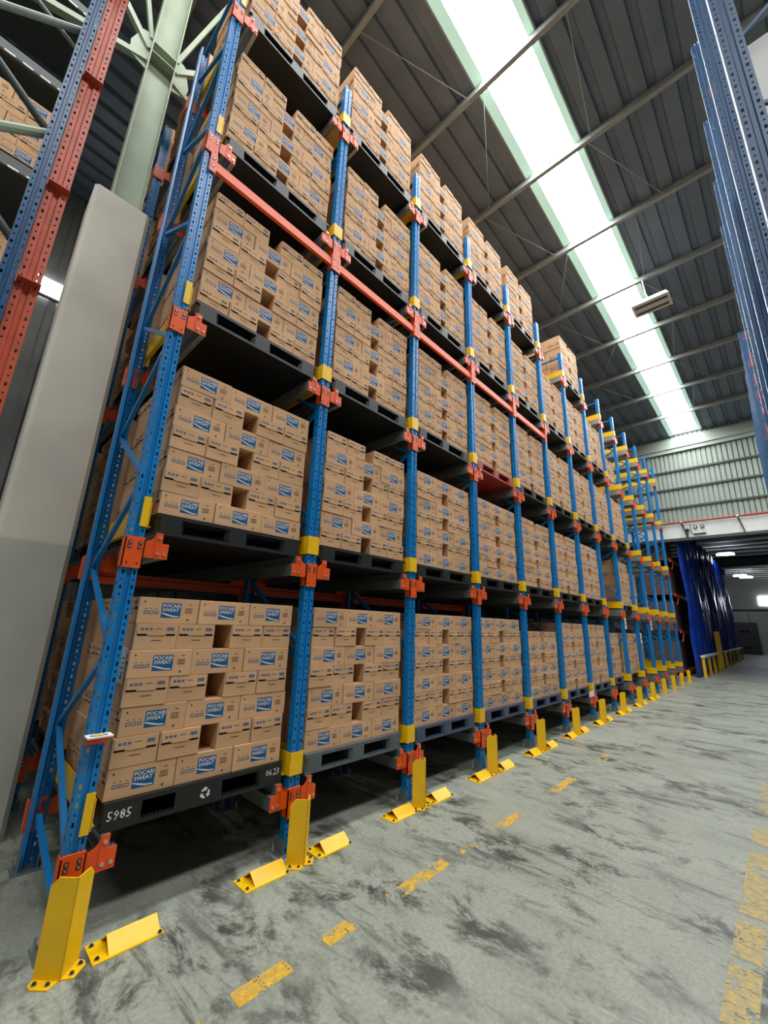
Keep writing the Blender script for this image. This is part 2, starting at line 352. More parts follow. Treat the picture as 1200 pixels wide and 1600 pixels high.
def bracket_mesh(left, right):
    mb = MB()
    for sg in ([-1] if left else []) + ([1] if right else []):
        mb.prism([(sg*u, v) for u, v in WING], (-.008, -.002), 'orange', lambda u, v, t: (u, t, v))
        mb.prism([(sg*.124, -.045), (sg*.130, -.045), (sg*.130, .13), (sg*.124, .11)], (-.014, -.008), 'orange', lambda u, v, t: (u, t, v))
    mb.prism([(-.06, -.115), (-.06, .075), (-.054, .085), (.054, .085), (.06, .075), (.06, -.115), (.05, -.122), (-.05, -.122)], (-.016, -.003), 'orange', lambda u, v, t: (u, t, v))
    mb.box((-.06, -.016, -.115), (-.053, .06, .075), 'orange'); mb.box((.053, -.016, -.115), (.06, .06, .075), 'orange')
    for x in (-.03, .03):                       # slotted hooks of the connector
        for z in (.045, .015):
            mb.prism([(x-.012, z-.011), (x+.012, z-.011), (x+.012, z+.006), (x+.005, z+.013), (x-.005, z+.013), (x-.012, z+.006)], (-.018, -.0155), 'darkmetal', lambda u, v, t: (u, t, v))
            mb.box((x-.006, -.021, z-.006), (x+.006, -.018, z+.006), 'bolt')
        mb.box((x-.005, -.0165, -.1), (x+.005, -.0155, -.085), 'darkmetal')
    return mb.mesh('bracket')
BR = bracket_mesh(True, True); BRR = bracket_mesh(False, True); BRL = bracket_mesh(True, False)
BOLTS = [(.146, .098), (.146, -.012), (.19, -.012)]
RAILP = [(.122, .13), (.170, .13), (.170, .058), (.213, .058), (.213, -.04), (.175, -.04), (.175, -.034), (.207, -.034), (.207, .05), (.162, .05), (.162, .122), (.122, .122)]
def rail_mesh(sg, y1=6.5):
    mb = MB(); mb.prism([(sg*u, v) for u, v in RAILP], (.0, y1), 'galv', lambda u, v, t: (u, t, v)); return mb.mesh('pallet_rail')
RAIL = {s: rail_mesh(s) for s in (-1, 1)}
def guide_mesh(first):
    mb = MB(); y1 = 1.25
    for sg in ((1,) if first else (-1, 1)):
        mb.box((sg*.056 if sg > 0 else -.061, -.006, .17), (.061 if sg > 0 else -.056, y1, .335), 'yellow')
        x = sg*.061; mb.prism([(0, .17), (.03, .17), (.03, .176), (0, .176)], (.05, y1), 'yellow', lambda u, v, t: (x+sg*u, t, v))
    if first: mb.box((.006, -.008, .16), (.052, -.002, .37), 'yellow')
    else: mb.box((-.061, -.010, .17), (.061, -.004, .335), 'yellow')
    return mb.mesh('entry_guide')
GD = guide_mesh(False); GD0 = guide_mesh(True)
def brace_meshes():
    out = []; zs = [.35]; rear = False; z = .35
    pts = [(.09, .35)]
    side = 1
    while z + .585 < TOP - .1:
        z += .585; pts.append((1.03 if side else .09, z)); side ^= 1
    for (a, za), (b, zb) in zip(pts[:-1], pts[1:]):
        mb = MB(); mb.bar((0, a, za), (0, b, zb), .034, .032, 'blue', (1, 0, 0)); out.append(mb.mesh('brace'))
    mb = MB(); mb.bar((0, .09, .12), (0, 1.03, .33), .034, .032, 'blue', (1, 0, 0)); out.append(mb.mesh('brace'))
    mb = MB(); mb.bar((0, .09, TOP-.1), (0, 1.03, TOP-.1), .034, .032, 'blue', (1, 0, 0)); out.append(mb.mesh('brace'))
    return out
BRACES = brace_meshes()
def foot_mesh():
    mb = MB(); mb.box((-.09, -.03, 0), (.11, .13, .008), 'galv'); mb.box((-.056, -.003, .008), (-.05, .09, .1), 'galv'); mb.box((.05, -.003, .008), (.056, .09, .1), 'galv')
    for x, y in ((-.073, .11), (.09, .0)): mb.tube((x, y, .008), (x, y, .06), .008, 'bolt', 6); mb.tube((x, y, .008), (x, y, .025), .014, 'bolt', 6)
    return mb.mesh('base_plate')
FOOT = foot_mesh()

def frame(i):
    end = '' if i else None
    lab = ('nearest blue upright frame of the rack, red sign on its post, beside grey pier' if i == 0 else
           'blue upright frame with paper tag hanging at its second bracket, %s from near end' % ORD[i] if i in (8, 10) else
           'last blue upright frame at far end of the carton rack' if i == 13 else
           'blue perforated upright frame with orange brackets, %s from the near end' % ORD[i])
    t = empty('upright_frame', lab, 'rack frame', (i*P, 0, 0), 0, 'upright frames of the carton rack')
    link('upright', UP, t); link('upright', UP, t, (0, 1.115, 0), math.pi)
    for b in (BRACES if i == 0 else BRACES[:-2]+BRACES[-1:]): link('brace', b, t)
    link('base_plate', FOOT, t); link('base_plate', FOOT, t, (0, 1.02, 0))
    for l, h in enumerate(LV):
        b = link('bracket', BRR if i == 0 else BRL if i == 13 else BR, t, (0, 0, h))
        if i < 7:
            for sg in ([1] if i == 0 else [-1, 1]):
                for x, z in BOLTS: link('bolt', BOLT, b, (sg*x, -.008, z))
        link('entry_guide', GD0 if i == 0 else GD, t, (0, 0, h))
        for sg in ([1] if i == 0 else [-1] if i == 13 else [-1, 1]): link('pallet_rail', RAIL[sg], t, (0, 0, h))
        if i < 3: link('rear_bracket', BRR if i == 0 else BR, t, (0, 1.12, h-.03))
    return t
FR = [frame(i) for i in range(14)]
# red sign plate and paper tags on the uprights
mb = MB(); mb.box((-.058, -.075, 1.04), (.06, .0, 1.046), 'orange'); mb.box((-.058, -.006, 1.0), (.06, .0, 1.046), 'orange'); mb.box((-.064, -.082, 1.046), (.066, 0, 1.054), 'paper')
for a, b, k in ((.05, .026, 'greensign'), (.041, .02, 'redp'), (.033, .014, 'yellow')):
    mb.faces([(a*math.cos(q), -.041+b*math.sin(q), 1.0545+.0003*(k == 'redp')+.0006*(k == 'yellow')) for q in [math.pi*i/8 for i in range(16)]], [tuple(range(16))], k)
o = mb.obj('position_sign', FR[0]); o['label'] = 'white plate with a coloured oval on a red bracket'
for i, z, x in ((8, 2.0, .02), (10, 2.0, .02), (9, 1.63, .0)):
    mb = MB(); mb.box((x-.07, -.026, z-.2), (x+.07, -.022, z+.08), 'paper'); mb.box((x-.04, -.0268, z-.1), (x+.04, -.0258, z-.06), 'greyink'); mb.box((x-.05, -.0268, z), (x+.03, -.0258, z+.012), 'greyink'); mb.box((x-.004, -.024, z+.07), (x+.004, -.004, z+.1), 'bolt')
    mb.obj('paper_tag', FR[i])
mb = MB(); mb.box((-.3, -.022, LV[0]+.085), (.0, -.018, LV[0]+.19), 'paper'); mb.obj('paper_tag', FR[6])
# deeper frames seen past the near end
for y in (2.25, 4.4):
    t = FR[0]
    link('upright', UP, t, (0, y, 0)); link('upright', UP, t, (0, y+1.115, 0), math.pi)
    for b in BRACES: link('brace', b, t, (0, y, 0))
    link('base_plate', FOOT, t, (0, y, 0)); link('base_plate', FOOT, t, (0, y+1.02, 0))
    for h in LV: link('rear_bracket', BRR, t, (0, y, h-.02))
# orange tie beams at the fourth level, and the ones behind the first pallets
def tie_beam(x0, y, z, lab, dim=.06):
    t = empty('tie_beam', lab, 'beam', (x0, y, z), 0, 'orange tie beams of the carton rack')
    mb = MB(); mb.prism([(-.006, -dim), (.03, -dim), (.03, dim), (.014, dim), (.014, .025), (-.006, .012)], (.062, P-.062), 'orange', lambda u, v, q: (q, u, v)); mb.obj('beam', t)
    for s, a, b in ((-1, .055, .062), (1, P-.062, P-.055)):
        mb = MB(); mb.box((a, -.01, -.115), (b, .045, .085), 'orange')
        c = .03 if s < 0 else P-.03; mb.box((c-.03, -.02, -.115), (c+.03, -.0165, .085), 'orange')
        for z2 in (-.05, .03): mb.box((c-.012, -.022, z2-.012), (c+.012, -.019, z2+.014), 'darkmetal'); mb.box((c-.005, -.025, z2-.005), (c+.005, -.021, z2+.006), 'bolt')
        mb.obj('connector', t)
for i in range(5): tie_beam(i*P, 0, LV[3]-.205, 'orange tie beam across the %s bay under fourth-level brackets' % BAY[i])
for i in range(4): tie_beam(i*P, 1.15, 2.04, 'orange tie beam in shadow behind floor-level pallet, %s bay' % BAY[i], .05)

# yellow column guards and floor wedges
def guard_mesh():
    mb = MB(); A = (0.02, -.215); B = (-.075, -.12); C = (.115, -.12); h = .425; th = .007
    for E_ in (B, C):
        d = Vector((E_[0]-A[0], E_[1]-A[1])); L_ = d.length; d /= L_; n = Vector((d.y, -d.x))
        if n.y > 0: n = -n
        f = lambda u, v, q: (A[0]+d.x*u+n.x*q, A[1]+d.y*u+n.y*q, v)
        mb.prism([(0, 0), (L_, 0), (L_, h-.035), (L_-.035, h), (0, h)], (-th, 0), 'yellow', f)
        g = lambda u, v, q: (A[0]+d.x*u+n.x*v, A[1]+d.y*u+n.y*v, q)
        mb.prism([(.004, -.002), (L_, -.002), (L_-.005, .035), (L_-.03, .055), (.02, .055)], (0, .007), 'yellow', g)
    return mb.mesh('column_guard'), [(A[0]+s*(.075*t+.022), A[1]+.075*t-.022) for s in (-1, 1) for t in (.35, .95)]
GUARD, GB = guard_mesh()
def fbolt():
    mb = MB(); mb.tube((0, 0, 0), (0, 0, .004), .014, 'bolt', 8); mb.tube((0, 0, .004), (0, 0, .012), .009, 'darkmetal', 6); return mb.mesh('bolt')
FB = fbolt()
def wedge_mesh():
    mb = MB(); L_ = .345
    mb.box((0, -.095, 0), (L_, .085, .006), 'yellow')
    th = .006; x0 = .075
    mb.prism([(-.08, .006), (0.005, .064), (.085, .006), (.076, .006), (.005, .056), (-.071, .006)], (x0, L_-.015), 'yellow', lambda u, v, q: (q, u, v))
    mb.prism([(-.071, .006), (.005, .056), (.076, .006)], (L_-.02, L_-.015), 'yellow', lambda u, v, q: (q, u, v))
    return mb.mesh('floor_wedge')
WEDGE = wedge_mesh()
for i in range(14):
    t = tag(link('column_guard', GUARD, None, (i*P-.03, .0, 0)), 'yellow angled column guard at foot of %s upright from near end' % ('the first' if i == 0 else 'the '+ORD[i]), 'column guard', 'yellow column guards')
    for x, y in GB: link('bolt', FB, t, (x, y, .007))
    for s, x in ((-1, -.475), (1, .125)):
        if i == 0 and s < 0: continue
        if i > 9: continue
        o = tag(link('floor_wedge', WEDGE, None, (i*P+x, -.125, 0)), 'yellow bolted floor wedge %s of the %s column guard from near end' % ('left' if s < 0 else 'right', ORD[i]), 'floor wedge', 'yellow floor wedges')
        if i < 7:
            for bx, by in ((.025, -.065), (.025, .055), (.325, -.082)): link('bolt', FB, o, (bx, by, .006))

# ------------------------------------------------------------------ pallets
PW, PD, PH = 1.22, 1.1, .15
def pallet_meshes(k):
    d = {}
    mb = MB(); mb.box((-PW/2, 0, .122), (PW/2, PD, .15), k)
    for j in range(14): y = .06+j*.075; mb.box((-PW/2+.03, y, .108), (PW/2-.03, y+.012, .122), k)
    d['top_deck'] = mb.mesh('top_deck')
    mb = MB(); mb.box((-PW/2, 0, 0), (PW/2, PD, .022), k)
    for j in range(52):
        x = -PW/2+.03+j*.0225
        if min(abs(x), abs(x+PW/2-.1), abs(x-PW/2+.1)) > .1: mb.box((x, .004, .022), (x+.008, .018, .034), k)
    d['bottom_deck'] = mb.mesh('bottom_deck')
    mb = MB(); w = .1; q = .03
    mb.prism([(-w, .0+q), (-w+q, 0), (w-q, 0), (w, q), (w, .16), (-w, .16)], (.022, .122), k, lambda u, v, z: (u, v, z))
    d['block'] = mb.mesh('block')
    return d
PAL = {k: pallet_meshes(k) for k in ('black', 'slate', 'navyp', 'redp')}
def merged(ds, name):
    mb = MB()
    k = ds['top_deck'].materials[0]
    mb.mats = [n for n, m in M.items() if m == k]
    def ad(me, off): 
        o = len(mb.v); mb.v += [(v.co.x+off[0], v.co.y+off[1], v.co.z) for v in me.vertices]
        for p in me.polygons: mb.f.append([o+q for q in p.vertices]); mb.m.append(0)
    ad(ds['top_deck'], (0, 0)); ad(ds['bottom_deck'], (0, 0))
    for x in (-PW/2+.1, 0, PW/2-.1):
        for y in (0, .47, .94): ad(ds['block'], (x, y))
    return mb.mesh(name)
PALM = {k: merged(PAL[k], 'plastic_pallet') for k in PAL}
def pallet(bay, lv, yo, k, lab):
    loc = (bay*P+P/2, yo, LV[lv]+.131)
    if bay > 5:
        return tag(link('plastic_pallet', PALM[k], None, loc), lab, 'pallet', 'plastic pallets in the rack')
    t = empty('plastic_pallet', lab, 'pallet', loc, 0, 'plastic pallets in the rack')
    link('top_deck', PAL[k]['top_deck'], t); link('bottom_deck', PAL[k]['bottom_deck'], t)
    for x in (-PW/2+.1, 0, PW/2-.1):
        for y in (0, .47, .94): link('block', PAL[k]['block'], t, (x, y, 0))
    return t

# ------------------------------------------------------------------ cartons
CW, CD, CH = .402, .268, .1725
def print_long(mb, s, full, part=3):
    """flat print on the long face looking along s*y; full adds the letters"""
    y = -CD/2-.0006
    f = lambda u, v, e=0: (s*u, s*(y-e), v)
    R = lambda x0, x1, z0, z1, k, e=0: mb.quad([f(x0, z0, e), f(x1, z0, e), f(x1, z1, e), f(x0, z1, e)], k)
    if part & 1: R(-.055, .075, .040, .140, 'blueink')
    g = lambda u, v: f(u, v, .0004)
    if not part & 1: pass
    elif full:
        put_text(mb, 'POCARI', -.047, .069, .110, .133, 'paleink', g, .014, 2)
        put_text(mb, 'SWEAT', -.047, .062, .082, .105, 'paleink', g, .014, 2)
    else:
        for z in (.110, .082):
            for j in range(5): x = -.047+j*.0235; R(x, x+.017, z, z+.022, 'paleink', .0004)
    sw = [(-.052, .074), (-.01, .064), (.03, .054), (.066, .052), (.066, .046), (.03, .046), (-.01, .054), (-.052, .068)]
    if part & 1: mb.faces([g(*p) for p in sw], [(0, 1, 6, 7), (1, 2, 5, 6), (2, 3, 4, 5)], 'paleink')
    if not part & 2: return
    for j in range(3):
        x = -.165+j*.033; R(x, x+.027, .062, .084, 'greyink')
        if full: R(x+.006, x+.021, .068, .078, 'card', .0003); R(x+.003, x+.02, .095, .099, 'brownink')
    R(.105, .155, .075, .110, 'brownink')
    if full:
        for j in range(4): R(.109+j*.012, .114+j*.012, .080, .105, 'card', .0003)
        R(.125, .15, .13, .136, 'brownink')
    o = [(-.165+.006*math.cos(q), .142+.006*math.sin(q)) for q in [math.pi/3*i for i in range(6)]]; mb.quad([f(*p) for p in o], 'dark')
    o = [(.13+.009*math.cos(q), .028+.009*math.sin(q)) for q in [math.pi/4*i for i in range(8)]]; mb.quad([f(*p) for p in o], 'brownink')
def end_flap(mb, s, full, part=3):
    x = CW/2
    f = lambda u, v, e=0: (s*(x+e), s*u, v)
    T = .005
    if part & 1: mb.prism([(-.126, .1715), (-.122, .105), (-.06, .105), (-.052, .096), (.052, .096), (.06, .105), (.122, .105), (.126, .1715)], (0, T), 'card', f)
    if not part & 2: return
    R = lambda a, b, c, d, k, e: mb.quad([f(a, c, e), f(b, c, e), f(b, d, e), f(a, d, e)], k)
    for a, b in ((-.12, -.062), (.062, .12)): R(a, b, .092, .105, 'dark', .0006)
    for j in range(3 if full else 1):
        xx = -.105+j*.027; R(xx, xx+(.02 if full else .07), .128, .144, 'greyink', T+.0005)
    R(-.012, .03, .136, .141, 'brownink', T+.0005); R(.06, .108, .126, .148, 'greyink', T+.0005)
    if full: R(-.03, .035, .06, .065, 'brownink', .0006)
def carton_body():
    mb = MB(); mb.box((-CW/2+.0008, -CD/2, .0004), (CW/2-.0008, CD/2, CH-.0006), 'card'); me = mb.mesh('cardboard_carton')
    bm = bmesh.new(); bm.from_mesh(me); bmesh.ops.bevel(bm, geom=bm.edges[:], offset=.003, segments=1, affect='EDGES'); bm.to_mesh(me); bm.free(); return me
BODY = carton_body()
mb = MB(); print_long(mb, 1, True, 1); PRINT = mb.mesh('brand_panel')
mb = MB(); print_long(mb, 1, True, 2); FINE = mb.mesh('fine_print')
mb = MB(); end_flap(mb, 1, True, 1); FLAP = mb.mesh('end_flap')
mb = MB(); end_flap(mb, 1, True, 2); FLAPP = mb.mesh('fine_print')
def dress(o, long_=True, ends=False):
    if long_: link('brand_panel', PRINT, o); tag(link('fine_print', FINE, o), kind='stuff')
    if ends: link('end_flap', FLAP, o, rz=math.pi); tag(link('fine_print', FLAPP, o, rz=math.pi), kind='stuff')
def template(front):
    mb = MB(); mb.box((-CW/2+.0008, -CD/2+.0005, .0004), (CW/2-.0008, CD/2-.0005, CH-.0006), 'card')
    if front == 'full':
        print_long(mb, 1, True); end_flap(mb, 1, True); end_flap(mb, -1, True)
    elif front == 'lite': print_long(mb, 1, False); end_flap(mb, -1, False); end_flap(mb, 1, False)
    tri = []; mi = []
    for f, m in zip(mb.f, mb.m):
        for q in range(1, len(f)-1): tri.append((f[0], f[q], f[q+1])); mi.append(mb.mats[m])
    return np.array(mb.v), np.array(tri), mi
TPL = {k: template(k) for k in ('full', 'lite', 'plain')}
class Bulk:
    def __init__(s): s.items = {k: [] for k in TPL}
    def add(s, k, x, y, z, rz): s.items[k].append((x, y, z, rz))
    def build(s, name):
        keys = ['card', 'blueink', 'paleink', 'greyink', 'brownink', 'dark']
        V = []; T = []; Mi = []; off = 0
        for k, its in s.items.items():
            if not its: continue
            v, t, mi = TPL[k]; A = np.array(its); n = len(A); c, sn = np.cos(A[:, 3])[:, None], np.sin(A[:, 3])[:, None]
            X = v[None, :, 0]*c - v[None, :, 1]*sn + A[:, 0:1]; Y = v[None, :, 0]*sn + v[None, :, 1]*c + A[:, 1:2]; Z = v[None, :, 2] + A[:, 2:3]
            V.append(np.stack([X, Y, Z], 2).reshape(-1, 3)); T.append((t[None] + (np.arange(n)*len(v))[:, None, None]).reshape(-1, 3)+off)
            Mi.append(np.tile([keys.index(q) for q in mi], n)); off += n*len(v)
        V = np.concatenate(V); T = np.concatenate(T); Mi = np.concatenate(Mi)
        me = bpy.data.meshes.new(name); me.vertices.add(len(V)); me.vertices.foreach_set('co', V.ravel().astype(np.float32))
        me.loops.add(T.size); me.loops.foreach_set('vertex_index', T.ravel().astype(np.int32))
        me.polygons.add(len(T)); me.polygons.foreach_set('loop_start', (np.arange(len(T))*3).astype(np.int32))
        for k in keys: me.materials.append(M[k])
        me.polygons.foreach_set('material_index', Mi.astype(np.int32)); me.polygons.foreach_set('use_smooth', np.zeros(len(T), bool)); me.update(calc_edges=True); me.validate()
        return link(name, me)
bulk = Bulk()
ROWN = ['bottom', 'second', 'third', 'fourth', 'fifth', 'sixth', 'seventh', 'eighth']
def rown(r, n): return 'bottom row' if r == 0 else 'top row' if r == n-1 else ROWN[r]+' row'
def front_row(long_):
    if long_: return [((-1+j)*CW*1.006, CD/2, 0, ('left of three', 'middle of three', 'right of three')[j]) for j in range(3)]
    xs = [-.605+CD/2, -.605+CD*1.5+.004, .605-CD*1.5-.004, .605-CD/2]
    return [(x, CW/2, math.pi/2, n) for x, n in zip(xs, ('leftmost', 'left of gap', 'right of gap', 'rightmost'))]
def stack(bay, lv, first_long, rows, yo, single):
    xc = bay*P+P/2; z0 = LV[lv]+.131+PH; y0 = yo+.03
    kind = 'full' if bay < 5 else 'lite'
    sx = random.uniform(-.01, .01)
    for r in range(rows):
        L_ = first_long ^ (r % 2 == 1); z = z0 + r*CH; js = random.uniform(-.008, .008)+sx
        for x, y, rz, pos in front_row(L_):
            X = xc+x+js; Y = y0+y+random.uniform(-.008, .006); a = rz+random.uniform(-.004, .004)
            if single:
                o = link('cardboard_carton', BODY, None, (X, Y, z), a)
                tag(o, 'cardboard drink carton, %s, %s, %s, %s pallet, %s bay' % ('long side out' if L_ else 'flap end out', pos, rown(r, rows), LVN[lv], BAY[bay]), 'carton', 'cardboard cartons stacked on the rack pallets')
                dress(o, L_ or pos == 'leftmost', not L_ or pos == 'left of three')
            else: bulk.add(kind, X, Y, z, a)
        # the rows behind: they go with the uncounted mass of cartons
        rear = []
        mid = (0, 2) if not L_ else (0, 1, 2)
        if L_:
            for q in (1, 2, 3): rear += [(x, CD*(q+.5)+.008+.004*q, rz) for x, _, rz, _ in front_row(True)]
        else:
            rear += [((-1+j)*CW*1.006, CW+CD/2+.012, 0) for j in mid]
            rear += [(x, CW*1.5+CD+.018, rz) for x, _, rz, _ in front_row(False)]
        for x, y, rz in rear:
            if bay == 0 and x < -.3: bulk.add('full', xc+x+js, y0+y, z, rz + (0 if L_ else 0))
            else: bulk.add('plain', xc+x+js, y0+y, z, rz)
LOADS = {}
for b in range(4): LOADS[(b, 0)] = (True, 7, 0.0)
LOADS.update({(4, 0): (True, 6, 0), (5, 0): (False, 7, 0), (6, 0): (False, 7, 0), (7, 0): (True, 6, .1), (8, 0): (True, 6, .1), (9, 0): (True, 6, .2)})
for b in range(9): LOADS[(b, 1)] = (b in (0, 2, 3, 6, 8), 7, 0)
LOADS[(7, 1)] = (True, 7, .75); LOADS[(8, 1)] = (True, 7, .05); LOADS[(9, 1)] = (True, 7, .9); LOADS[(10, 1)] = (True, 7, .5)
for b in range(9): LOADS[(b, 2)] = (False, 7, 0)
LOADS[(9, 2)] = (True, 7, .8); LOADS[(10, 2)] = (True, 7, .6)
for b in range(8): LOADS[(b, 3)] = (False, 7, 0)
LOADS[(9, 3)] = (False, 7, .4)
for b in range(5): LOADS[(b, 4)] = (False, 7, 0)
LOADS[(6, 4)] = (False, 7, .0)
SINGLE = [(0, 0), (0, 1), (1, 0), (1, 1), (0, 2), (1, 2), (2, 0), (2, 1), (0, 3), (3, 0), (3, 1)]
for (b, l), (fl, rows, yo) in LOADS.items():
    yo += .025
    k = 'slate' if (b, l) == (1, 0) else 'redp' if (b, l) == (3, 2) else 'navyp' if l == 0 and 1 < b < 8 else 'black'
    nm = {'redp': 'red', 'slate': 'grey', 'navyp': 'navy', 'black': 'black'}[k]
    lab = ('black plastic pallet with white numbers and recycling symbol, floor-level, nearest bay' if (b, l) == (0, 0) else
           '%s plastic pallet under cartons, %s, %s bay of the rack' % (nm, LVN[l], BAY[b]))
    p = pallet(b, l, yo, k, lab)
    if (b, l) == (0, 0): MARKED = p
    stack(b, l, fl, rows, yo, (b, l) in SINGLE)
# stacks deeper in the lanes: only faces, behind the first pallets
for (b, l) in LOADS:
    for d in (1, 2, 3, 4):
        xc = b*P+P/2; z0 = LV[l]+.131+PH; y0 = 1.32*d+.1
        if LOADS[(b, l)][2] > .3: y0 += .9
        for r in range(7):
            L_ = r % 2 == 0
            for x, y, rz, _ in front_row(L_): bulk.add('plain', xc+x, y0+y, z0+r*CH, rz)
            if b == 0 and d < 4:
                for q in ((1, 2, 3) if L_ else (1,)):
                    x, y, rz, _ = front_row(True)[0]
                    bulk.add('full', xc+x, y0+(CD*(q+.5) if L_ else CW+CD/2), z0+r*CH, rz)
mb = MB()
for (b, l) in LOADS:
    for d in (1, 2, 3, 4):
        if b == 0 and d < 3: continue
        x = b*P+P/2; y = 1.32*d+.07+(.9 if LOADS[(b, l)][2] > .3 else 0); z = LV[l]+.131
        mb.box((x-PW/2, y, z), (x+PW/2, y+PD, z+.022), 'black'); mb.box((x-PW/2, y, z+.122), (x+PW/2, y+PD, z+PH), 'black')
        for u in (-PW/2+.1, 0, PW/2-.1): mb.box((x+u-.1, y, z+.022), (x+u+.1, y+PD, z+.122), 'black')
tag(mb.obj('stacked_pallets'), 'dark pallets deep in the rack lanes under the rearmost cartons', 'pallet', None, 'stuff')
# deeper pallets of the near end (seen past the end frame)
for l in range(5):
    for d in (1, 2):
        t = tag(link('plastic_pallet', PALM['black'], None, (P/2, 1.32*d+.07, LV[l]+.131)), 'black plastic pallet deep in the nearest bay, %s, %s from the aisle' % (LVN[l], ('second', 'third')[d-1]), 'pallet', 'plastic pallets in the rack')
# marks on the first pallet: numbers and the recycling symbol
mb = MB(); f = lambda u, v: (u, -.0026, v)
put_text(mb, '5985', -.585, -.455, .055, .105, 'paper', f, .0); put_text(mb, '06.23', .47, .585, .07, .115, 'paper', f, .0)
arrow = [(-.024, .018), (.004, .018), (.004, .010), (.022, .0245), (.004, .039), (.004, .031), (-.013, .031)]
for k in range(3):
    a = 2*math.pi/3*k+.3
    mb.quad([f(u*1.05*math.cos(a)-(v-.002)*1.05*math.sin(a), .072+u*1.05*math.sin(a)+(v-.002)*1.05*math.cos(a)) for u, v in arrow], 'paper')
o = mb.obj('white_marking', MARKED); o['label'] = 'white numbers and three-arrow recycling symbol'
for a, b in ((-.2, .12), (-.61, -.40), (.42, .61)): mb = MB(); mb.box((a, -.002, .020), (b, -.0005, .124), 'black'); mb.obj('front_panel', MARKED)
# white paper label on the left face of the first stack
mb = MB(); x = P/2-.62; mb.box((x-.004, .09, 1.31), (x, .2, 1.53), 'paper')
for j in range(4): mb.box((x-.0048, .105, 1.46-j*.03), (x-.0042, .16-.01*(j % 2), 1.468-j*.03), 'greyink')
mb.box((x-.0048, .12, 1.335), (x-.0042, .145, 1.36), 'dark')
tag(mb.obj('paper_label'), 'white printed paper label on left side of nearest floor-level carton stack', 'paper')

# ------------------------------------------------------------------ left: pier, steel column, neighbouring rack
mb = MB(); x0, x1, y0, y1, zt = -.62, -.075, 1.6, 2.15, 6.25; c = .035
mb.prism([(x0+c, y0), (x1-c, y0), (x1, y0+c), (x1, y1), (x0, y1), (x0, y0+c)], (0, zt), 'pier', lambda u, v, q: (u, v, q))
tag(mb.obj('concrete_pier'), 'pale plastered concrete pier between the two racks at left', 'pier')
t = empty('steel_column', 'grey-green steel I-column standing on top of the concrete pier', 'column', (-.31, 1.85, zt))
H = roofz(-.3)-zt
mb = MB(); mb.box((-.15, -.14, 0), (-.138, .14, H), 'green'); mb.obj('flange', t)
mb = MB(); mb.box((.138, -.14, 0), (.15, .14, H), 'green'); mb.obj('flange', t)
mb = MB(); mb.box((-.138, -.006, 0), (.138, .006, H), 'green'); mb.obj('web', t)
for z in (2.55, 2.72):
    mb = MB(); mb.box((-.138, -.135, z), (.138, .135, z+.014), 'green'); mb.obj('stiffener', t)
for sg in (-1, 1):
    for (a, b, w_) in (((.16, 0, 2.5), (1.6, .2, 2.15), .08), ((.16, 0, 2.7), (1.5, 0, 4.3), .07), ((.16, 0, 2.9), (.75, 0, 5.4), .05)):
        mb = MB(); mb.bar((sg*a[0], a[1], a[2]), (sg*b[0], b[1], b[2]), w_, w_, 'green'); mb.obj('knee_brace', t)
    mb = MB(); mb.prism([(.15, 2.35), (.34, 2.42), (.36, 2.62), (.27, 2.95), (.15, 3.0)], (-.006, .006), 'green', lambda u, v, q: (sg*u, q, v)); mb.obj('gusset_plate', t)
# the neighbouring rack: blue post with a red post bolted to it
t = empty('rack_post', 'tall dark blue rack post with red perforated post bolted beside it', 'rack frame', (-.965, .3, 0))
LP = upright_mesh('post', 'navy', 10.5, .085, .08, .01, .062); LR = upright_mesh('red_post', 'redox', 10.5, .125, .07, .01, .062)
link('blue_post', LP, t, (0, 0, 0)); o = link('red_post', LR, t, (.108, .03, 0)); o['label'] = 'red perforated post'
for z in (3.9, 4.75, 5.9, 7.1, 8.3):
    mb = MB(); mb.box((.045, -.02, z), (.175, .12, z+.006), 'redox'); mb.box((.045, -.02, z-.05), (.05, .12, z), 'redox'); mb.obj('joining_plate', t)
for a, b, r_, k in (((-1.9, .36, 5.58), (-.97, .36, 6.37), .026, 'purlin'), ((-1.6, .36, 4.69), (-.97, .36, 5.2), .034, 'green'), ((-1.9, .42, 6.05), (-1.0, .42, 5.26), .03, 'girt'),
                    ((-1.35, .42, 6.4), (-1.0, .42, 6.2), .015, 'purlin'), ((-1.6, .42, 4.85), (-.97, .42, 4.2), .03, 'girt'), ((-1.5, .36, 3.25), (-.97, .36, 3.75), .028, 'purlin')):
    mb = MB(); mb.tube((a[0]+.965, a[1]-.3, a[2]), (b[0]+.965, b[1]-.3, b[2]), r_, k, 10); mb.obj('brace', t)
k = 0
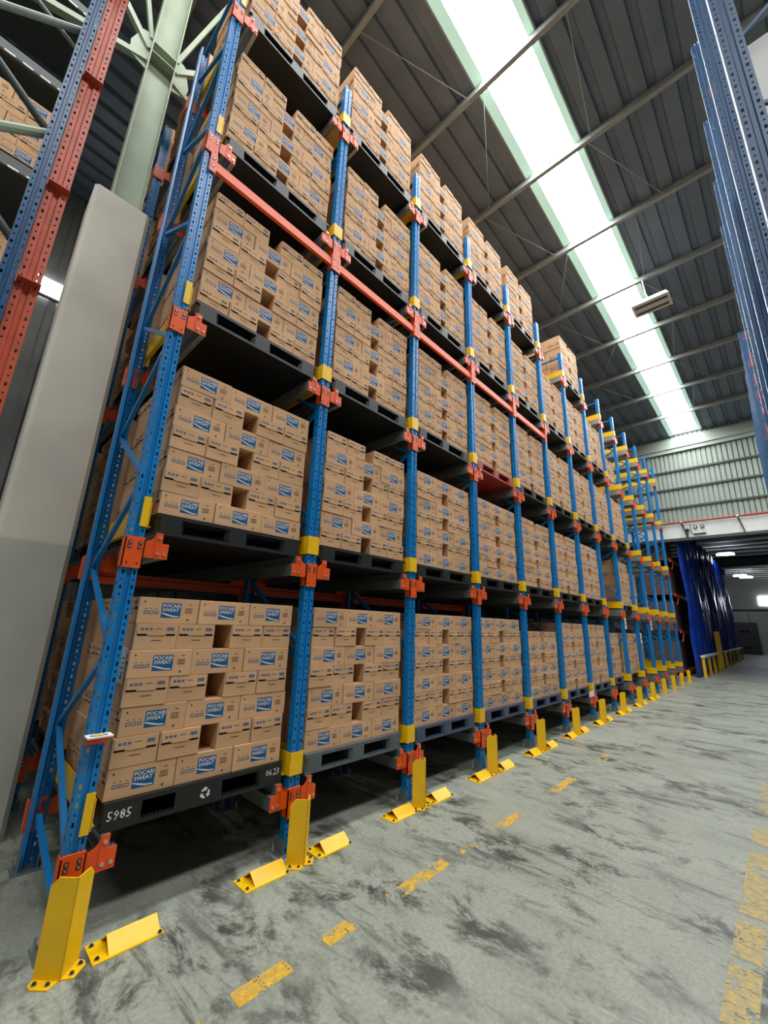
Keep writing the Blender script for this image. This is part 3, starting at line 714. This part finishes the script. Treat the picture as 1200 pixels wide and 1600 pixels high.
for l, z in enumerate((3.3, 4.75, 6.28, 7.62, 8.95)):
    t = empty('shelf_beam', 'dark steel shelf beam of the left rack, %s from the bottom of frame' % ORD[l], 'beam', (-2.2, 2.0, z), 0, 'shelf beams of the left rack')
    mb = MB(); mb.box((-1.2, 0, -.13), (1.25, .05, .02), 'girt'); mb.box((-1.2, 0, .0), (1.25, 1.1, .02), 'girt'); mb.obj('beam', t)
    mb = MB(); mb.box((-1.2, -.02, -.15), (1.25, 0, -.13), 'galv')
    for j in range(16): x = -1.1+j*.15; mb.box((x, -.022, -.147), (x+.06, -.02, -.133), 'darkmetal')
    mb.obj('perforated_strip', t)
    if z in (4.75, 6.28):
        rows = 5 if z == 6.28 else 4
        for r in range(rows):
            for j in range(3):
                L_ = r % 2 == 0; xx = -1.02-CW/2-j*CW*1.01 if L_ else -1.02-CD/2-j*CD*1.01-(.12 if j > 1 else 0)
                if True:
                    o = link('cardboard_carton', BODY, None, (xx, 2.03+(CD/2 if L_ else CW/2), z+.02+r*CH), 0 if L_ else math.pi/2)
                    tag(o, 'cardboard carton on left rack, %s, %s from right, %s shelf load' % (rown(r, rows), ('first', 'second', 'third')[j], {4.75: 'lower', 6.28: 'upper'}[z]), 'carton', 'cartons on the left rack')
                    dress(o, L_, not L_)
                else: bulk.add('full', xx, 2.03+(CD/2 if L_ else CW/2), z+.02+r*CH, 0 if L_ else math.pi/2)
o = bulk.build('stacked_cartons')
tag(o, 'further cardboard drink cartons filling the racks behind and beyond the nearest stacks', 'carton', None, 'stuff')

# ------------------------------------------------------------------ right: rack posts along the aisle
RX = [1.75, 2.85, 3.95, 5.0, 6.05, 7.05, 10.6, 11.6, 12.8, 14.0, 15.2, 16.6, 18.0]
RN = ['first', 'second', 'third', 'fourth', 'fifth', 'sixth', 'seventh', 'eighth', 'ninth', 'tenth', 'eleventh', 'twelfth', 'thirteenth']
mb = MB(); mb.bar((0, 0, 0), (.0, -.9, .6), .03, .03, 'navy'); RB = mb.mesh('brace')
mb = MB(); mb.bar((0, 0, .6), (.0, -.9, 0), .03, .03, 'navy'); RB2 = mb.mesh('brace')
mb = MB(); mb.prism([(-.05, -.1), (.1, -.1), (.1, .04), (.05, .1), (-.05, .1)], (-.05, .05), 'orange', lambda u, v, q: (q, u-.06, v)); RBR = mb.mesh('bracket')
for i, x in enumerate(RX):
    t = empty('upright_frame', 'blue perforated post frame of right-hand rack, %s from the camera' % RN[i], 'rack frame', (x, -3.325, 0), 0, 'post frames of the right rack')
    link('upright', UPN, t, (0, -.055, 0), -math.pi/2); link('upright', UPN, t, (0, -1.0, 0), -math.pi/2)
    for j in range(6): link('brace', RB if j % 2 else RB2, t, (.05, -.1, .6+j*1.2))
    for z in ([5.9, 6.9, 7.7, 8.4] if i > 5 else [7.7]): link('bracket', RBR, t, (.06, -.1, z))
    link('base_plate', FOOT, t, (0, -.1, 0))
t = empty('pallet_load', 'pale wrapped load on the right-hand rack at top right', 'goods', (3.0, -4.15, 5.6))
mb = MB(); mb.box((0, 0, 0), (.9, .55, 1.1), 'paper'); mb.obj('wrapped_load', t)
mb = MB(); mb.box((-.05, -.05, -.14), (.95, .6, -.02), 'redp'); mb.obj('pallet', t)

# ------------------------------------------------------------------ hanging lamp
t = empty('hanging_lamp', 'white rectangular high-bay lamp hanging from the purlin below skylight', 'lamp', (10.3, -1.84, 9.98))
mb = MB(); mb.prism([(-.42, 0), (.42, 0), (.36, .1), (-.36, .1)], (-.27, .27), 'white', lambda u, v, q: (q, u, v)); mb.obj('housing', t)
mb = MB(); mb.box((-.24, -.38, -.006), (.24, .38, 0), 'lens'); mb.obj('lens_panel', t)
for x in (-.13, .13):
    mb = MB(); mb.box((x-.04, -.36, -.016), (x+.04, .36, -.006), 'girt'); mb.obj('louvre', t)
mb = MB(); mb.tube((0, .0, .1), (.12, .1, .5), .014, 'white', 6); mb.tube((.12, .1, .5), (.62, .2, 1.41), .014, 'white', 6); mb.tube((0, -.1, .1), (-.05, -.12, .25), .012, 'white', 6); mb.obj('hanger', t)

# ------------------------------------------------------------------ beyond the opening: tarpaulin curtains, barriers, red rack, crates
def curtain(x0, x1, y, z1, lab, seed):
    rnd = random.Random(seed); mb = MB(); nx, nz = int((x1-x0)*7), 9; ph = [rnd.uniform(0, 6) for _ in range(6)]
    vs = []
    for j in range(nz+1):
        for i in range(nx+1):
            u = x0+(x1-x0)*i/nx; z = .04+z1*j/nz
            d = .07*math.sin(u*5.1+ph[0]+.5*math.sin(z*.8+ph[1])) + .045*math.sin(u*11.3+ph[2]+.8*math.sin(z*1.3+ph[3])) + .03*math.sin(u*2.1+z*2.2+ph[4])
            vs.append((u, y+d, z))
    n = nx+1
    mb.faces(vs, [(j*n+i, j*n+i+1, (j+1)*n+i+1, (j+1)*n+i) for j in range(nz) for i in range(nx)], 'tarp')
    o = mb.obj('tarpaulin_curtain'); tag(o, lab, 'tarpaulin', 'blue tarpaulins beyond the opening')
    m = o.modifiers.new('thickness', 'SOLIDIFY'); m.thickness = .01
    for p in o.data.polygons: p.use_smooth = True
curtain(21.4, 27.2, -.1, 6.6, 'glossy blue tarpaulin hanging beyond the opening, nearest sheet', 1)
curtain(29.6, 44, .0, 6.9, 'glossy blue tarpaulin hanging beyond the opening, farther sheet', 2)
for k in range(4):
    z = k*1.55+.1
    mb = MB(); mb.box((27.3, .15, z), (29.4, 1.3, z+1.15), 'crate'); mb.box((27.3, .15, z-(.4 if k else .1)), (29.4, 1.3, z), 'girt'); mb.box((27.9, .12, z+.1), (28.8, .15, z+1.0), 'white')
    tag(mb.obj('wrapped_load'), 'grey wrapped load between the two blue tarpaulins, %s from the floor' % ORD[k], 'goods', 'loads between the tarpaulins')
def barrier(x0, x1, n, lab):
    t = empty('barrier', lab, 'barrier', (x0, -.32, 0), 0, 'yellow floor barriers by the tarpaulins')
    for j in range(n):
        x = (x1-x0)*j/(n-1); mb = MB(); mb.box((x-.05, -.05, 0), (x+.05, .05, .78), 'yellow'); mb.obj('post', t)
    mb = MB(); mb.box((-.1, -.07, .78), (x1-x0+.1, .07, .86), 'white'); mb.obj('rail', t)
barrier(21.7, 26.8, 4, 'yellow posts with white rail before the nearest tarpaulin')
barrier(30.5, 42, 6, 'yellow posts with white rail before the farther tarpaulin')
mb = MB(); mb.box((28.9, -.3, 0), (29.5, -.1, 1.9), 'yellow'); tag(mb.obj('bollard'), 'tall yellow post guarding the gap between the tarpaulins', 'post')
t = empty('red_rack', 'red beam rack of wrapped goods beyond last blue upright', 'rack', (21.4, .25, 0))
for z in (.1, 1.75, 3.3, 4.85):
    mb = MB(); mb.box((0, 0, z), (4.0, .06, z+.14), 'redox'); mb.bar((.0, 0, z-.35), (.6, .0, z), .04, .04, 'redox'); mb.box((0, .06, z+.1), (.06, 3.5, z+.14), 'redox'); mb.obj('beam', t)
    mb = MB(); mb.box((.06, .06, z+.11), (4.0, 3.5, z+.14), 'girt'); mb.obj('shelf_deck', t)
for x in (3.9,):
    mb = MB(); mb.box((x, 0, 0), (x+.1, .1, 6.6), 'redox'); mb.obj('post', t)
for k, z in enumerate((.24, 1.89, 3.44, 4.99)):
    for q in range(2):
        t = tag(link('wrapped_load', None), 'brown wrapped load on the red rack, %s shelf, %s row' % (ORD[k], ('front', 'rear')[q]), 'goods', 'loads on the red rack')
        t.location = (21.55, .4+q*1.35, z)
        for a in range(3):
            for b in range(2):
                mb = MB(); mb.box((.0+b*.62, .0, a*.4), (.61+b*.62, 1.25, a*.4+.395), 'wrapped'); mb.obj('carton', t)
for k, (x, z, lab) in enumerate(((54, 0, 'grey plastic crate at the foot of the far stack'), (54.2, 1.5, 'grey plastic crate on top of the far stack'))):
    t = empty('crate', lab, 'crate', (x, -1.05, z), 0, 'grey crates in the far hall')
    mb = MB(); mb.prism([(0, 0), (2.0, 0), (2.1, .2), (2.1, 1.5), (0, 1.5)], (0, 1.6), 'crate', lambda u, v, q: (q, u, v)); mb.obj('body', t)
    for y in (.75, 1.1):
        mb = MB(); mb.box((-.02, y, .5), (.01, y+.2, .7), 'dark'); mb.obj('handle_slot', t)
t = empty('crate', 'dark crate stack at the right edge of the far hall', 'crate', (56, -3.2, 0), 0, 'grey crates in the far hall')
mb = MB(); mb.box((0, 0, 0), (1.5, 1.4, 1.2), 'girt'); mb.box((.02, .02, 1.2), (1.48, 1.38, 1.3), 'crate'); mb.box((0, 0, 1.3), (1.5, 1.4, 2.4), 'girt'); mb.obj('body', t)

# ------------------------------------------------------------------ worn yellow floor lines
def floor_line(y, w, segs, x0, x1, lab, dens, seed, paint='floorpaint'):
    rnd = np.random.RandomState(seed); c = .0125; nx = int((x1-x0)/c); ny = int(w/c)
    base = rnd.rand(nx//6+3, ny//3+4); fine = rnd.rand(nx+1, ny+1); mb = MB()
    on = np.zeros((nx+1, ny+1), bool)
    for i in range(nx+1):
        x = x0+i*c
        d = max([dd for a, b, dd in segs if a <= x <= b] or [dens])
        for j in range(ny+1):
            u, v = i/6, j/3; a, b = int(u), int(v); fu, fv = u-a, v-b
            n = (base[a, b]*(1-fu)+base[a+1, b]*fu)*(1-fv)+(base[a, b+1]*(1-fu)+base[a+1, b+1]*fu)*fv
            on[i, j] = .7*n+.3*fine[i, j] < d
    for j in range(ny):
        i = 0
        while i < nx:
            if on[i, j]:
                k = i
                while k < nx and on[k, j] and k-i < 12: k += 1
                a, b = x0+i*c, x0+k*c; y0 = y-w/2+j*c; s = c*.3
                mb.faces([(a-s*rnd.rand(), y0, .0012), (b+s*rnd.rand(), y0, .0012), (b+s*rnd.rand(), y0+c, .0012), (a-s*rnd.rand(), y0+c, .0012)], [(0, 1, 2, 3)], paint); i = k
            else: i += 1
    tag(mb.obj('floor_line'), lab, 'floor line')
def worn(name, col, a, b):
    m = mat(name, col, .6, 0, .18, 30); N, L = m.node_tree.nodes, m.node_tree.links; bs = N['Principled BSDF']
    g = N.new('ShaderNodeNewGeometry'); n = N.new('ShaderNodeTexNoise'); n.inputs['Scale'].default_value = 34; n.inputs['Detail'].default_value = 8; n.inputs['Roughness'].default_value = .7
    L.new(g.outputs['Position'], n.inputs['Vector']); r = N.new('ShaderNodeMapRange'); r.inputs[1].default_value = a; r.inputs[2].default_value = b; L.new(n.outputs['Fac'], r.inputs[0])
    mx = N.new('ShaderNodeMix'); mx.data_type = 'RGBA'; mx.inputs['B'].default_value = lin(140, 140, 122)
    L.new(r.outputs[0], mx.inputs['Factor']); L.new(bs.inputs['Base Color'].links[0].from_socket, mx.inputs['A']); L.new(mx.outputs['Result'], bs.inputs['Base Color'])
    return m
M['floorpaint'] = worn('worn_floor_paint', lin(206, 160, 44), .50, .68)
M['fadedpaint'] = worn('faded_floor_paint', lin(184, 156, 84), .42, .62)
floor_line(-.895, .1, [(.55, .85, .8), (1.08, 1.28, .62), (1.55, 1.65, .5), (1.75, 2.25, .6), (2.45, 2.6, .45), (3.1, 3.5, .55), (4.3, 4.9, .6), (6, 6.3, .5)], .3, 9, 'worn yellow dashed line on floor near the column guards', .17, 3)
floor_line(-2.61, .14, [(1.6, 2.05, .55), (2.12, 2.6, .72), (2.68, 3.1, .74), (3.2, 3.9, .7), (4.0, 4.3, .6), (4.5, 4.9, .6), (5.4, 6.4, .5)], 1.6, 12, 'worn yellow line on floor along the right edge of aisle', .3, 5, 'fadedpaint')
